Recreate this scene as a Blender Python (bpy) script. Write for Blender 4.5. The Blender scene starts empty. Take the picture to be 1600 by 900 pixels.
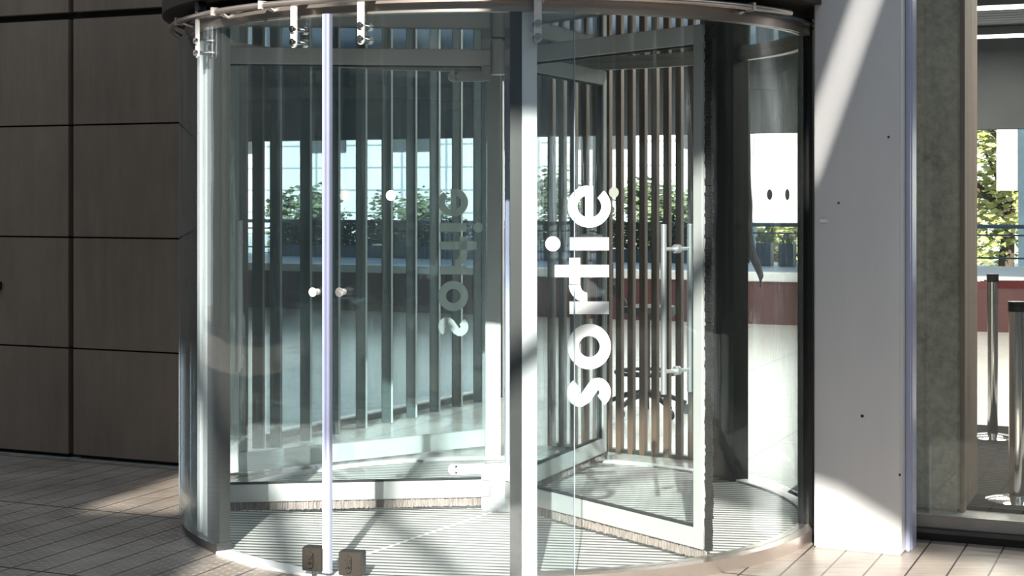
import bpy, bmesh, math, random
from mathutils import Vector, Matrix
random.seed(7)
C = bpy.context.scene
PI = math.pi
F = 2450.0          # focal length in pixels of the 1600 px wide frame
EYE = 1.542
HOR = 305.0         # horizon row
# ------------------------------------------------------------------ camera
cd = bpy.data.cameras.new('camera'); cam = bpy.data.objects.new('camera', cd)
C.collection.objects.link(cam); C.camera = cam
cam.location = (0, 0, EYE); cam.rotation_euler = (PI/2, 0, 0)
cd.sensor_fit = 'HORIZONTAL'; cd.sensor_width = 36.0; cd.lens = 36.0*F/1600
cd.shift_y = -(450-HOR)/1600.0
cd.clip_end = 400
# ------------------------------------------------------------------ world and sun
SUN_DIR = Vector((0.075, 1.0, -0.5)).normalized()
W = bpy.data.worlds.new('world'); C.world = W; W.use_nodes = True
nt = W.node_tree; nt.nodes.clear()
out = nt.nodes.new('ShaderNodeOutputWorld'); bg = nt.nodes.new('ShaderNodeBackground')
tc = nt.nodes.new('ShaderNodeTexCoord'); sx = nt.nodes.new('ShaderNodeSeparateXYZ')
cr = nt.nodes.new('ShaderNodeValToRGB')
nt.links.new(tc.outputs['Generated'], sx.inputs[0]); nt.links.new(sx.outputs['Z'], cr.inputs[0])
cr.color_ramp.elements[0].position = 0.0; cr.color_ramp.elements[0].color = (0.92, 0.93, 0.90, 1)
cr.color_ramp.elements[1].position = 0.6; cr.color_ramp.elements[1].color = (0.42, 0.50, 0.60, 1)
nt.links.new(cr.outputs[0], bg.inputs[0]); bg.inputs[1].default_value = 1.6
nt.links.new(bg.outputs[0], out.inputs[0])
sd = bpy.data.lights.new('sun', 'SUN'); sd.energy = 14.0; sd.angle = math.radians(0.55); sd.color = (1.0, 0.955, 0.88)
sun = bpy.data.objects.new('sun', sd); C.collection.objects.link(sun)
sun.rotation_euler = SUN_DIR.to_track_quat('-Z', 'Y').to_euler(); sun.location = (-2, -12, 12)
C.view_settings.view_transform = 'Standard'; C.view_settings.look = 'None'
C.view_settings.exposure = 0.0; C.view_settings.gamma = 1.0; C.view_settings.use_curve_mapping = False
C.cycles.transparent_max_bounces = 40; C.cycles.max_bounces = 9
C.cycles.diffuse_bounces = 4; C.cycles.glossy_bounces = 5; C.cycles.sample_clamp_indirect = 4.0
C.cycles.caustics_reflective = False; C.cycles.caustics_refractive = False

# ------------------------------------------------------------------ materials
def newmat(name):
    m = bpy.data.materials.new(name); m.use_nodes = True
    n = m.node_tree; n.nodes.clear()
    return m, n
def N(n, t, **kw):
    x = n.nodes.new(t)
    for k, v in kw.items(): setattr(x, k, v)
    return x
def math_(n, op, a, b=None):
    x = N(n, 'ShaderNodeMath', operation=op)
    for i, v in enumerate((a, b)):
        if v is None: continue
        if isinstance(v, (int, float)): x.inputs[i].default_value = v
        else: n.links.new(v, x.inputs[i])
    return x.outputs[0]
def coords(n, scale=(1,1,1), rot=(0,0,0)):
    t = N(n, 'ShaderNodeTexCoord'); m = N(n, 'ShaderNodeMapping')
    m.inputs['Scale'].default_value = scale; m.inputs['Rotation'].default_value = rot
    n.links.new(t.outputs['Object'], m.inputs[0]); return m.outputs[0]
def noise(n, vec, scale, detail=4, rough=.55):
    x = N(n, 'ShaderNodeTexNoise'); x.inputs['Scale'].default_value = scale
    x.inputs['Detail'].default_value = detail; x.inputs['Roughness'].default_value = rough
    n.links.new(vec, x.inputs['Vector']); return x.outputs['Fac']
def ramp(n, fac, stops):
    r = N(n, 'ShaderNodeValToRGB'); e = r.color_ramp.elements
    while len(e) < len(stops): e.new(.5)
    for i, (p, c) in enumerate(stops):
        e[i].position = p; e[i].color = (*c, 1) if len(c) == 3 else c
    n.links.new(fac, r.inputs[0]); return r.outputs[0]
def mixc(n, fac, a, b, mode='MIX'):
    x = N(n, 'ShaderNodeMix', data_type='RGBA', blend_type=mode)
    for sock, v in ((x.inputs[0], fac), (x.inputs[6], a), (x.inputs[7], b)):
        if isinstance(v, (int, float)): sock.default_value = v
        elif isinstance(v, tuple): sock.default_value = (*v, 1)
        else: n.links.new(v, sock)
    return x.outputs[2]
def principled(n, col, rough=.5, metal=0, bump=None, bstr=.3, bdist=.01, spec=.5):
    b = N(n, 'ShaderNodeBsdfPrincipled'); o = N(n, 'ShaderNodeOutputMaterial')
    if isinstance(col, tuple): b.inputs['Base Color'].default_value = (*col, 1)
    else: n.links.new(col, b.inputs['Base Color'])
    if isinstance(rough, (int, float)): b.inputs['Roughness'].default_value = rough
    else: n.links.new(rough, b.inputs['Roughness'])
    b.inputs['Metallic'].default_value = metal
    b.inputs['Specular IOR Level'].default_value = spec
    if bump is not None:
        bp = N(n, 'ShaderNodeBump'); bp.inputs['Strength'].default_value = bstr; bp.inputs['Distance'].default_value = bdist
        n.links.new(bump, bp.inputs['Height']); n.links.new(bp.outputs[0], b.inputs['Normal'])
    n.links.new(b.outputs[0], o.inputs[0]); return b
def simple(name, col, rough=.5, metal=0, var=.12, scale=6, stretch=(1,1,1), bstr=.05, spec=.5):
    m, n = newmat(name); v = coords(n, stretch); f = noise(n, v, scale)
    c = ramp(n, f, [(.3, tuple(x*(1-var) for x in col)), (.7, tuple(min(1, x*(1+var)) for x in col))])
    principled(n, c, rough, metal, f, bstr, .004, spec); return m
def glass(name, tint, gain=1.0, wav=0.0, dirt=.01, wscale=(3,3,.6), base=.045, gtint=(.9,.97,1)):
    m, n = newmat(name)
    geo = N(n, 'ShaderNodeNewGeometry'); dt = N(n, 'ShaderNodeVectorMath', operation='DOT_PRODUCT')
    n.links.new(geo.outputs['Normal'], dt.inputs[0]); n.links.new(geo.outputs['Incoming'], dt.inputs[1])
    c = math_(n, 'ABSOLUTE', dt.outputs['Value']); k = math_(n, 'POWER', math_(n, 'SUBTRACT', 1.0, c), 5.0)
    f = math_(n, 'MULTIPLY', math_(n, 'ADD', math_(n, 'MULTIPLY', k, 1-base), base), gain)
    f = math_(n, 'MINIMUM', f, .9)
    tr = N(n, 'ShaderNodeBsdfTransparent'); tr.inputs[0].default_value = (*tint, 1)
    gl = N(n, 'ShaderNodeBsdfGlossy'); gl.inputs['Roughness'].default_value = 0.015; gl.inputs[0].default_value = (*gtint, 1)
    if wav:
        v = coords(n, wscale); bp = N(n, 'ShaderNodeBump'); bp.inputs['Strength'].default_value = wav; bp.inputs['Distance'].default_value = .02
        n.links.new(noise(n, v, 3.0, 2), bp.inputs['Height']); n.links.new(bp.outputs[0], gl.inputs['Normal'])
    ms = N(n, 'ShaderNodeMixShader'); n.links.new(f, ms.inputs[0]); n.links.new(tr.outputs[0], ms.inputs[1]); n.links.new(gl.outputs[0], ms.inputs[2])
    df = N(n, 'ShaderNodeBsdfDiffuse'); df.inputs[0].default_value = (.80, .90, .92, 1)
    v2 = coords(n, (1,1,.5)); dn = math_(n, 'MULTIPLY', math_(n, 'POWER', noise(n, v2, 2.2, 6, .65), 2.5), dirt*6)
    v3 = coords(n, (1,1,1)); sp = math_(n, 'GREATER_THAN', noise(n, v3, 190, 1), .735)
    dn = math_(n, 'MINIMUM', math_(n, 'ADD', dn, math_(n, 'MULTIPLY', sp, dirt*7)), .6)
    m2 = N(n, 'ShaderNodeMixShader'); n.links.new(dn, m2.inputs[0]); n.links.new(ms.outputs[0], m2.inputs[1]); n.links.new(df.outputs[0], m2.inputs[2])
    o = N(n, 'ShaderNodeOutputMaterial'); n.links.new(m2.outputs[0], o.inputs[0]); return m

ROT = math.radians(23.6)
M = {}
M['glass_front'] = glass('curved_front_glass', (.955,.978,.98), 1.1, .05, .0010)
M['glass_leaf'] = glass('sliding_leaf_glass', (.952,.978,.984), 1.3, .04, .0018)
M['glass_back'] = glass('curved_rear_glass', (.94,.97,.965), 1.2, .12, .001)
M['glass_wing'] = glass('door_wing_glass', (.945,.970,.972), 1.2, .05, .0005)
M['glass_win'] = glass('side_window_glass', (.93,.94,.92), 1.0, .02, .001)
M['glass_edge'] = simple('polished_glass_edge', (.34,.40,.46), .18, .0, .05, 3)
M['seal'] = simple('clear_plastic_seal', (.43,.46,.62), .25, 0, .05, 3)
M['seal_dark'] = simple('blue_grey_seal_core', (.30,.33,.50), .3, 0, .05, 3)
M['alu'] = simple('brushed_aluminium', (.60,.61,.59), .42, .3, .06, 4, (1,1,.08))
M['alu_light'] = simple('satin_light_aluminium', (.86,.87,.86), .45, .1, .05, 3, (1,1,.1))
M['steel'] = simple('warm_stainless_steel', (.56,.49,.44), .28, .85, .08, 5, (1,1,.3))
M['chrome'] = simple('polished_chrome', (.80,.79,.78), .1, 1.0, .03, 5)
M['handle'] = simple('satin_steel_handle', (.75,.76,.76), .3, .8, .03, 5)
M['hanger'] = simple('cast_steel_hanger', (.82,.78,.74), .32, .5, .08, 20)
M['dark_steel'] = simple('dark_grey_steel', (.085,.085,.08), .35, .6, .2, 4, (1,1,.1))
M['black'] = simple('matt_black_metal', (.012,.012,.012), .5, .2, .2, 6)
M['rubber'] = simple('black_rubber', (.02,.02,.02), .7, 0, .2, 10)
M['lock'] = simple('bronze_lock_metal', (.042,.037,.031), .45, .5, .1, 20)
M['brush'] = simple('taupe_brush_bristle', (.33,.28,.25), .9, 0, .5, 60, (4,4,.3), .6)
M['brush_dark'] = simple('black_brush_bristle', (.010,.010,.010), .8, 0, .5, 60, (4,4,.3), .6)
M['letter'] = simple('white_vinyl_film', (.86,.88,.87), .5, 0, .02, 3)
M['dot'] = simple('white_marker_dot', (.88,.88,.84), .5, 0, .02, 3)
M['dot_grey'] = simple('grey_marker_dot', (.30,.30,.25), .5, 0, .02, 3)
M['wood'] = simple('brown_slat_timber', (.135,.085,.055), .5, 0, .35, 2.5, (6,6,.35), .1)
M['fin'] = simple('grey_green_fin_metal', (.11,.13,.125), .5, 0, .2, 1.5, (1,1,.4))
M['red'] = simple('dark_red_plinth', (.11,.045,.045), .5, 0, .15, 2)
M['terrace'] = simple('pale_blue_grey_paving', (.42,.48,.54), .5, 0, .1, 2)
M['rail_blue'] = simple('blue_grey_railing_paint', (.05,.09,.12), .4, .2, .15, 5)
M['belt'] = simple('dark_red_belt', (.16,.03,.03), .7, 0, .1, 20)
M['wall_in'] = simple('interior_grey_plaster', (.055,.06,.06), .8, 0, .15, 1.5)
M['white_board'] = simple('white_hoarding_panel', (.82,.83,.80), .6, 0, .04, .7)
M['bark'] = simple('tree_bark', (.10,.075,.05), .9, 0, .3, 8, (1,1,.3), .3)
M['office_black'] = simple('black_upholstery', (.014,.015,.017), .6, 0, .2, 12)

def mat_leaf(name, a, b):
    m, n = newmat(name); oi = coords(n); f = noise(n, oi, 1.6, 3)
    principled(n, ramp(n, f, [(.35, a), (.65, b)]), .6); return m
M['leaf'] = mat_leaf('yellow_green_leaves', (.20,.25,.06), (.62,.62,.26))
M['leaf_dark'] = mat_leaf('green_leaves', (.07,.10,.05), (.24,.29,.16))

def mat_panel():
    m, n = newmat('brown_grey_cladding'); v = coords(n, (1,1,.7))
    a = noise(n, v, .9, 5, .6); b = noise(n, coords(n, (3,3,.35)), 5, 5, .7)
    c = ramp(n, a, [(.32, (.128,.092,.064)), (.5, (.190,.143,.104)), (.68, (.255,.195,.145))])
    c = mixc(n, .35, c, ramp(n, b, [(.3, (.13,.10,.075)), (.7, (.24,.19,.15))]))
    principled(n, c, .62, 0, b, .08, .003); return m
M['panel'] = mat_panel()
def mat_pillar():
    m, n = newmat('pale_painted_pillar'); v = coords(n, (1,1,.25)); a = noise(n, v, 2.2, 5, .6)
    c = ramp(n, a, [(.3, (.60,.595,.60)), (.7, (.71,.705,.70))])
    s = noise(n, coords(n, (9,9,.5)), 4, 6, .75)
    c = mixc(n, ramp(n, s, [(.70, (0,0,0)), (.78, (.5,.5,.5))]), c, (.68,.68,.68))
    d = noise(n, coords(n, (1,1,1)), 9, 2); c = mixc(n, ramp(n, d, [(.80, (0,0,0)), (.83, (1,1,1))]), c, (.25,.22,.2))
    principled(n, c, .45, 0, a, .04, .003); return m
M['pillar'] = mat_pillar()
def mat_concrete():
    m, n = newmat('raw_board_marked_concrete'); v = coords(n, (1,1,.6)); a = noise(n, v, 2.6, 8, .7)
    c = ramp(n, a, [(.3, (.20,.18,.145)), (.46, (.50,.47,.39)), (.66, (.74,.71,.60))])
    b = noise(n, coords(n, (1,1,1)), 22, 6, .7)
    c = mixc(n, .4, c, ramp(n, b, [(.35, (.25,.23,.19)), (.62, (.75,.72,.61))]))
    principled(n, c, .8, 0, b, .25, .006); return m
M['concrete'] = mat_concrete()
def mat_column_side():
    m, n = newmat('brown_board_concrete'); b = noise(n, coords(n, (14,14,.3)), 3, 5, .65)
    principled(n, ramp(n, b, [(.3, (.22,.165,.13)), (.7, (.42,.34,.28))]), .8, 0, b, .3, .006); return m
M['col_side'] = mat_column_side()
def mat_mesh():
    m, n = newmat('black_perforated_mesh'); t = N(n, 'ShaderNodeTexCoord'); s = N(n, 'ShaderNodeSeparateXYZ')
    n.links.new(t.outputs['UV'], s.inputs[0])
    u = math_(n, 'GREATER_THAN', math_(n, 'FRACT', math_(n, 'MULTIPLY', s.outputs[0], 1.0)), .55)
    w = math_(n, 'GREATER_THAN', math_(n, 'FRACT', math_(n, 'MULTIPLY', s.outputs[1], 1.0)), .55)
    f = math_(n, 'MULTIPLY', u, w)
    principled(n, mixc(n, f, (.030,.024,.020), (.002,.002,.002)), .55, .3, math_(n, 'SUBTRACT', 1.0, f), .6, .003); return m
M['mesh'] = mat_mesh()
def mat_ground():
    m, n = newmat('studded_plank_paving')
    v = coords(n, (1,1,1), (0,0,ROT)); s = N(n, 'ShaderNodeSeparateXYZ'); n.links.new(v, s.inputs[0])
    X, Y = s.outputs[0], s.outputs[1]
    PW, PL = .155, 1.1
    row = math_(n, 'FLOOR', math_(n, 'DIVIDE', X, PW))
    fx = math_(n, 'FRACT', math_(n, 'DIVIDE', X, PW))
    yy = math_(n, 'ADD', math_(n, 'DIVIDE', Y, PL), 0.35)
    fy = math_(n, 'FRACT', yy)
    j1 = math_(n, 'LESS_THAN', math_(n, 'ABSOLUTE', math_(n, 'SUBTRACT', fx, .5)), .475)
    j2 = math_(n, 'LESS_THAN', math_(n, 'ABSOLUTE', math_(n, 'SUBTRACT', fy, .5)), .494)
    j = math_(n, 'MULTIPLY', j1, j2)
    # raised studs in pairs of rows
    px = math_(n, 'SUBTRACT', math_(n, 'FRACT', math_(n, 'DIVIDE', X, .155/4)), .5)
    sh = math_(n, 'MULTIPLY', math_(n, 'FLOOR', math_(n, 'DIVIDE', X, .155/4)), .5)
    py = math_(n, 'SUBTRACT', math_(n, 'FRACT', math_(n, 'ADD', math_(n, 'DIVIDE', Y, .048), sh)), .5)
    d = math_(n, 'SQRT', math_(n, 'ADD', math_(n, 'MULTIPLY', px, px), math_(n, 'MULTIPLY', py, py)))
    stud = math_(n, 'MULTIPLY', math_(n, 'SUBTRACT', .30, d), 3.3)
    stud = math_(n, 'MAXIMUM', stud, 0.0)
    # studded plates only in the rows close to the drum front
    zone = math_(n, 'LESS_THAN', math_(n, 'ADD', Y, 0.0), STUD_Y)
    zx = math_(n, 'LESS_THAN', X, STUD_X)
    zone = math_(n, 'MULTIPLY', zone, zx)
    stud = math_(n, 'MULTIPLY', stud, zone)
    nz = noise(n, coords(n, (1,1,1)), 2.0, 6, .65)
    c = ramp(n, nz, [(.32, (.17,.14,.11)), (.68, (.46,.39,.33))])
    rip = noise(n, coords(n, (1.2,16,1), (0,0,ROT)), 3.0, 3)
    c = mixc(n, .35, c, ramp(n, rip, [(.35, (.18,.15,.12)), (.65, (.42,.36,.31))]))
    c = mixc(n, math_(n, 'MULTIPLY', stud, .5), c, (.62,.58,.53))
    c = mixc(n, j, (.035,.03,.028), c)
    h = math_(n, 'ADD', math_(n, 'MULTIPLY', j, .6), math_(n, 'ADD', math_(n, 'MULTIPLY', stud, .6), math_(n, 'MULTIPLY', rip, .12)))
    principled(n, c, .36, .15, h, .5, .005, .6); return m
def loc_d(x, y):   # into the turned coordinates the paving uses
    return (x*math.cos(ROT)-y*math.sin(ROT), x*math.sin(ROT)+y*math.cos(ROT))
STUD_Y = loc_d(-2.3, 8.0)[1]; STUD_X = loc_d(.35, 6.0)[0]
M['ground'] = mat_ground()
def mat_floor_in():
    m, n = newmat('pale_terrazzo'); v = coords(n, (1,1,1), (0,0,ROT)); s = N(n, 'ShaderNodeSeparateXYZ'); n.links.new(v, s.inputs[0])
    fx = math_(n, 'LESS_THAN', math_(n, 'ABSOLUTE', math_(n, 'SUBTRACT', math_(n, 'FRACT', math_(n, 'DIVIDE', s.outputs[0], 1.2)), .5)), .49)
    fy = math_(n, 'LESS_THAN', math_(n, 'ABSOLUTE', math_(n, 'SUBTRACT', math_(n, 'FRACT', math_(n, 'DIVIDE', s.outputs[1], 1.2)), .5)), .49)
    j = math_(n, 'MULTIPLY', fx, fy); nz = noise(n, v, 9, 6, .7)
    c = ramp(n, nz, [(.3, (.54,.54,.50)), (.7, (.66,.65,.61))]); c = mixc(n, j, (.40,.42,.43), c)
    principled(n, c, .22, 0, None, spec=.6); return m
M['floor_in'] = mat_floor_in()
def mat_mat(name, a, b, period, rot, sp=.5):
    m, n = newmat(name); v = coords(n, (1,1,1), (0,0,rot)); s = N(n, 'ShaderNodeSeparateXYZ'); n.links.new(v, s.inputs[0])
    w = noise(n, coords(n, (1,1,1)), 5, 4)
    f = math_(n, 'FRACT', math_(n, 'DIVIDE', s.outputs[1], period))
    tri = math_(n, 'MULTIPLY', math_(n, 'ABSOLUTE', math_(n, 'SUBTRACT', f, .5)), 2.0)
    edge = math_(n, 'GREATER_THAN', math_(n, 'ADD', tri, math_(n, 'MULTIPLY', math_(n, 'SUBTRACT', w, .5), .3)), .42)
    c = mixc(n, edge, a, b); c = mixc(n, .15, c, mixc(n, w, tuple(x*.6 for x in b), b))
    principled(n, c, .5 if sp > .3 else .95, 0, tri, .5, .004, sp); return m
M['mat'] = mat_mat('ribbed_aluminium_mat', (.03,.028,.026), (.74,.72,.67), .052, ROT*.35)
M['mat_dark'] = mat_mat('dark_ribbed_mat', (.012,.012,.012), (.04,.038,.036), .05, ROT, .05)
def mat_ceil():
    m, n = newmat('dark_metal_deck_ceiling'); v = coords(n, (1,1,1), (0,0,ROT)); s = N(n, 'ShaderNodeSeparateXYZ'); n.links.new(v, s.inputs[0])
    f = math_(n, 'FRACT', math_(n, 'DIVIDE', s.outputs[1], .22)); tri = math_(n, 'ABSOLUTE', math_(n, 'SUBTRACT', f, .5))
    c = ramp(n, tri, [(.18, (.035,.037,.036)), (.30, (.12,.12,.115))])
    principled(n, c, .5, .3, tri, .8, .03); return m
M['ceil'] = mat_ceil()
def mat_gloss_ceiling():
    m, n = newmat('smoked_mirror_ceiling'); a = noise(n, coords(n), 1.0, 2)
    principled(n, (.46,.50,.49), .05, .95, a, .02, .01); return m
M['drum_ceiling'] = mat_gloss_ceiling()
def mat_far():
    m, n = newmat('pale_far_building'); v = coords(n); s = N(n, 'ShaderNodeSeparateXYZ'); n.links.new(v, s.inputs[0])
    f = math_(n, 'GREATER_THAN', math_(n, 'FRACT', math_(n, 'DIVIDE', s.outputs[2], .85)), .08)
    g = math_(n, 'GREATER_THAN', math_(n, 'FRACT', math_(n, 'DIVIDE', s.outputs[0], 1.7)), .05)
    nz = noise(n, v, .7, 4)
    c = ramp(n, nz, [(.3, (.62,.63,.60)), (.7, (.74,.74,.70))]); c = mixc(n, math_(n, 'MULTIPLY', f, g), (.28,.31,.32), c)
    principled(n, c, .7); return m
M['far'] = mat_far()
def emis(name, col, st):
    m, n = newmat(name); e = N(n, 'ShaderNodeEmission'); e.inputs[0].default_value = (*col, 1); e.inputs[1].default_value = st
    o = N(n, 'ShaderNodeOutputMaterial'); n.links.new(e.outputs[0], o.inputs[0]); return m
M['tube_light'] = emis('fluorescent_tube', (1,.96,.88), 9)

# ------------------------------------------------------------------ mesh helpers
def box(bm, c, s, rz=0.0, bevel=0.0, rot=None):
    g = bmesh.ops.create_cube(bm, size=1.0); vs = g['verts']
    mt = Matrix.Translation(c) @ (rot if rot is not None else Matrix.Rotation(rz, 4, 'Z')) @ Matrix.Diagonal((*s, 1))
    bmesh.ops.transform(bm, matrix=mt, verts=vs)
    if bevel:
        es = list({e for v in vs for e in v.link_edges})
        bmesh.ops.bevel(bm, geom=es, offset=bevel, segments=2, affect='EDGES')
def cyl(bm, p0, p1, r0, r1=None, seg=20):
    r1 = r0 if r1 is None else r1
    p0, p1 = Vector(p0), Vector(p1); d = p1-p0
    q = d.to_track_quat('Z', 'Y').to_matrix().to_4x4()
    bmesh.ops.create_cone(bm, cap_ends=True, segments=seg, radius1=r0, radius2=r1, depth=d.length,
                          matrix=Matrix.Translation((p0+p1)/2) @ q)
def loft(bm, rings, closed_path=False, cap=True):
    vr = [[bm.verts.new(p) for p in r] for r in rings]; k = len(rings[0])
    cnt = len(vr) if closed_path else len(vr)-1
    for i in range(cnt):
        a, b = vr[i], vr[(i+1) % len(vr)]
        for j in range(k):
            bm.faces.new((a[j], a[(j+1) % k], b[(j+1) % k], b[j]))
    if cap and not closed_path:
        bm.faces.new(vr[0][::-1]); bm.faces.new(vr[-1])
    bmesh.ops.recalc_face_normals(bm, faces=bm.faces[:])
def tube(bm, pts, r, seg=12, radii=None):
    pts = [Vector(p) for p in pts]; rings = []
    for i, p in enumerate(pts):
        d = (pts[min(i+1, len(pts)-1)]-pts[max(i-1, 0)]).normalized()
        a = d.cross(Vector((0,0,1)));
        if a.length < 1e-3: a = Vector((1,0,0))
        a.normalize(); b = d.cross(a); rr = radii[i] if radii else r
        rings.append([p + rr*(math.cos(t)*a+math.sin(t)*b) for t in (2*PI*j/seg for j in range(seg))])
    loft(bm, rings)
def lathe(bm, c, prof, seg=28):
    c = Vector(c); rings = [[c+Vector((r*math.cos(2*PI*j/seg), r*math.sin(2*PI*j/seg), z)) for j in range(seg)] for r, z in prof]
    loft(bm, rings)
AX = Vector((-0.053, 7.65, 0)); RG = 1.485; RL = 1.525
def dp(phi, r, z=0.0):      # a point of the drum, phi in degrees from the side that faces the plaza
    a = math.radians(phi); return Vector((AX.x+r*math.sin(a), AX.y-r*math.cos(a), z))
def arc_solid(bm, r0, r1, a0, a1, z0, z1, seg=None):
    seg = seg or max(2, int(abs(a1-a0)/1.5)); rings = []
    for i in range(seg+1):
        a = a0+(a1-a0)*i/seg
        rings.append([dp(a, r0, z0), dp(a, r1, z0), dp(a, r1, z1), dp(a, r0, z1)])
    loft(bm, rings, closed_path=False)
def ring_solid(bm, r0, r1, z0, z1, seg=120):
    loft(bm, [[dp(360*i/seg, r, z) for r, z in ((r0,z0),(r1,z0),(r1,z1),(r0,z1))] for i in range(seg)], closed_path=True)
def wloc(o):
    v = Vector((0,0,0))
    while o is not None: v = v+o.location; o = o.parent
    return v
def obj(name, bm, mat, parent=None, local=False, smooth=False):
    me = bpy.data.meshes.new(name)
    if parent is None and not local:
        vs = [v.co for v in bm.verts]
        lo = Vector((min(v.x for v in vs), min(v.y for v in vs), min(v.z for v in vs)))
        hi = Vector((max(v.x for v in vs), max(v.y for v in vs), max(v.z for v in vs)))
        org = Vector(((lo.x+hi.x)/2, (lo.y+hi.y)/2, lo.z))
        if name in KEEP_ORIGIN: org = Vector((0,0,0))
    else:
        org = Vector((0,0,0)) if local else wloc(parent)
    for v in bm.verts: v.co -= org
    bm.to_mesh(me); bm.free(); me.materials.append(mat)
    if smooth:
        for p in me.polygons: p.use_smooth = True
        me.set_sharp_from_angle(angle=math.radians(35))
    o = bpy.data.objects.new(name, me); C.collection.objects.link(o)
    if parent is None: o.location = org
    else: o.parent = parent
    return o
KEEP_ORIGIN = ('floor', 'plaza_paving', 'ceiling')
def tag(o, label=None, cat=None, group=None, kind=None):
    if label: o['label'] = label
    if cat: o['category'] = cat
    if group: o['group'] = group
    if kind: o['kind'] = kind
    return o
def thing(name, loc, label, cat, group=None):
    o = bpy.data.objects.new(name, None); C.collection.objects.link(o); o.location = loc
    o.empty_display_size = .1
    return tag(o, label, cat, group)
def B(): return bmesh.new()
def copy_tree(o, parent=None):
    c = o.copy(); C.collection.objects.link(c); c.parent = parent
    for ch in list(o.children): copy_tree(ch, c)
    return c
T = Vector((math.cos(ROT), -math.sin(ROT), 0)); NRM = Vector((-math.sin(ROT), -math.cos(ROT), 0))  # along the facade, out of it
F0 = Vector((-1.79, 8.84, 0))
def fa(s, d=0.0, z=0.0): return F0 + T*s + NRM*d + Vector((0,0,z))
def fbox(bm, s0, s1, d0, d1, z0, z1, bevel=0):
    c = fa((s0+s1)/2, (d0+d1)/2, (z0+z1)/2); box(bm, c, (abs(s1-s0), abs(d1-d0), abs(z1-z0)), -ROT, bevel)
def at(px, Y, z=0.0): return Vector(((px-800)/F*Y, Y, z))
def s_of(px, d=0.0):       # where the ray through a column meets the plane d in front of the facade
    o = fa(0, d); k = (px-800)/F
    return (k*o.y-o.x)/(T.x-k*T.y)

# ================================================================== SETTING
bm = B()
P = [fa(-14, 0), fa(14, 0), Vector((16,-9,0)), Vector((-16,-9,0))]
bm.faces.new([bm.verts.new(p) for p in P]); bmesh.ops.recalc_face_normals(bm, faces=bm.faces[:])
r = bmesh.ops.extrude_face_region(bm, geom=bm.faces[:]); bmesh.ops.translate(bm, vec=(0,0,-.2), verts=[g for g in r['geom'] if isinstance(g, bmesh.types.BMVert)])
bmesh.ops.recalc_face_normals(bm, faces=bm.faces[:])
tag(obj('plaza_paving', bm, M['ground']), kind='structure')
FARD = -8.9   # the far side of the hall, measured from the facade
# distance of the far plane: through the point (3.05, 18.7)
FARD = (Vector((3.05, 18.7, 0))-F0).dot(NRM)
bm = B(); fbox(bm, -14, 16, 0.0, FARD, -.2, 0.0)
tag(obj('floor', bm, M['floor_in']), kind='structure')
bm = B(); fbox(bm, -14, 16, -.02, FARD, 3.3, 3.5)
tag(obj('ceiling', bm, M['ceil']), kind='structure')
# left cladding wall
sj = s_of(110.5); zj = [0.02, .645, 1.295, 1.952, 2.59, 3.4]
SL = s_of(298)+.25
bm = B(); fbox(bm, -7, SL, -.06, -.20, 0, 4.6)
wl = tag(obj('wall_left', bm, M['black']), kind='structure')
bm = B()
for a, b in ((-1.62*2-.3, -.0), ):
    pass
cols = [(sj-4.14, sj-2.09), (sj-2.05-.0, sj-.018), (sj+.018, SL)]
for a, b in cols:
    for i in range(5):
        z0, z1 = zj[i]+.0045, zj[i+1]-.0045
        if i == 4: z0 += .02
        if i == 3: z1 -= .012
        fbox(bm, a, b, 0, -.05, z0, z1, .002)
obj('cladding', bm, M['panel'], wl)
# facade above the entrance
bm = B(); fbox(bm, SL, s_of(1290), -.02, -.16, 2.42, 4.6)
tag(obj('wall_front', bm, M['black']), kind='structure')
# interior side walls
bm = B()
a, b = Vector((-2.15, 9.25, 0)), Vector((-5.6, 24, 0)); d = (b-a); L = d.length
box(bm, (a+b)/2+Vector((0,0,1.65)), (L, .15, 3.3), math.atan2(d.y, d.x))
tag(obj('wall_hall_left', bm, M['wall_in']), kind='structure')
bm = B(); a, b = Vector((4.6, 6.3, 0)), Vector((9.5, 16.2, 0)); d = (b-a); L = d.length
box(bm, (a+b)/2+Vector((0,0,1.65)), (L, .15, 3.3), math.atan2(d.y, d.x))
tag(obj('wall_hall_right', bm, M['wall_in']), kind='structure')
# far side: red plinth, lintel
bm = B(); fbox(bm, -16, 16, FARD, FARD-.2, -.2, .51)
tag(obj('wall_back', bm, M['red']), kind='structure')
bm = B(); fbox(bm, -16, 16, FARD, FARD-.3, 2.29, 3.7)
tag(obj('trim_1', bm, M['wall_in']), kind='structure')
bm = B(); fbox(bm, -16, 16, FARD+.02, FARD-.35, .51, .61, .01)
tag(obj('trim_2', bm, M['white_board']), kind='structure')
bm = B(); fbox(bm, -16, 16, FARD-.2, FARD-5.6, .30, .50)
tag(obj('terrace', bm, M['terrace']), kind='structure')
bm = B(); fbox(bm, -40, 40, FARD-5.6, FARD-40, -.4, .0)
tag(obj('street', bm, M['terrace']), kind='structure')

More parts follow.
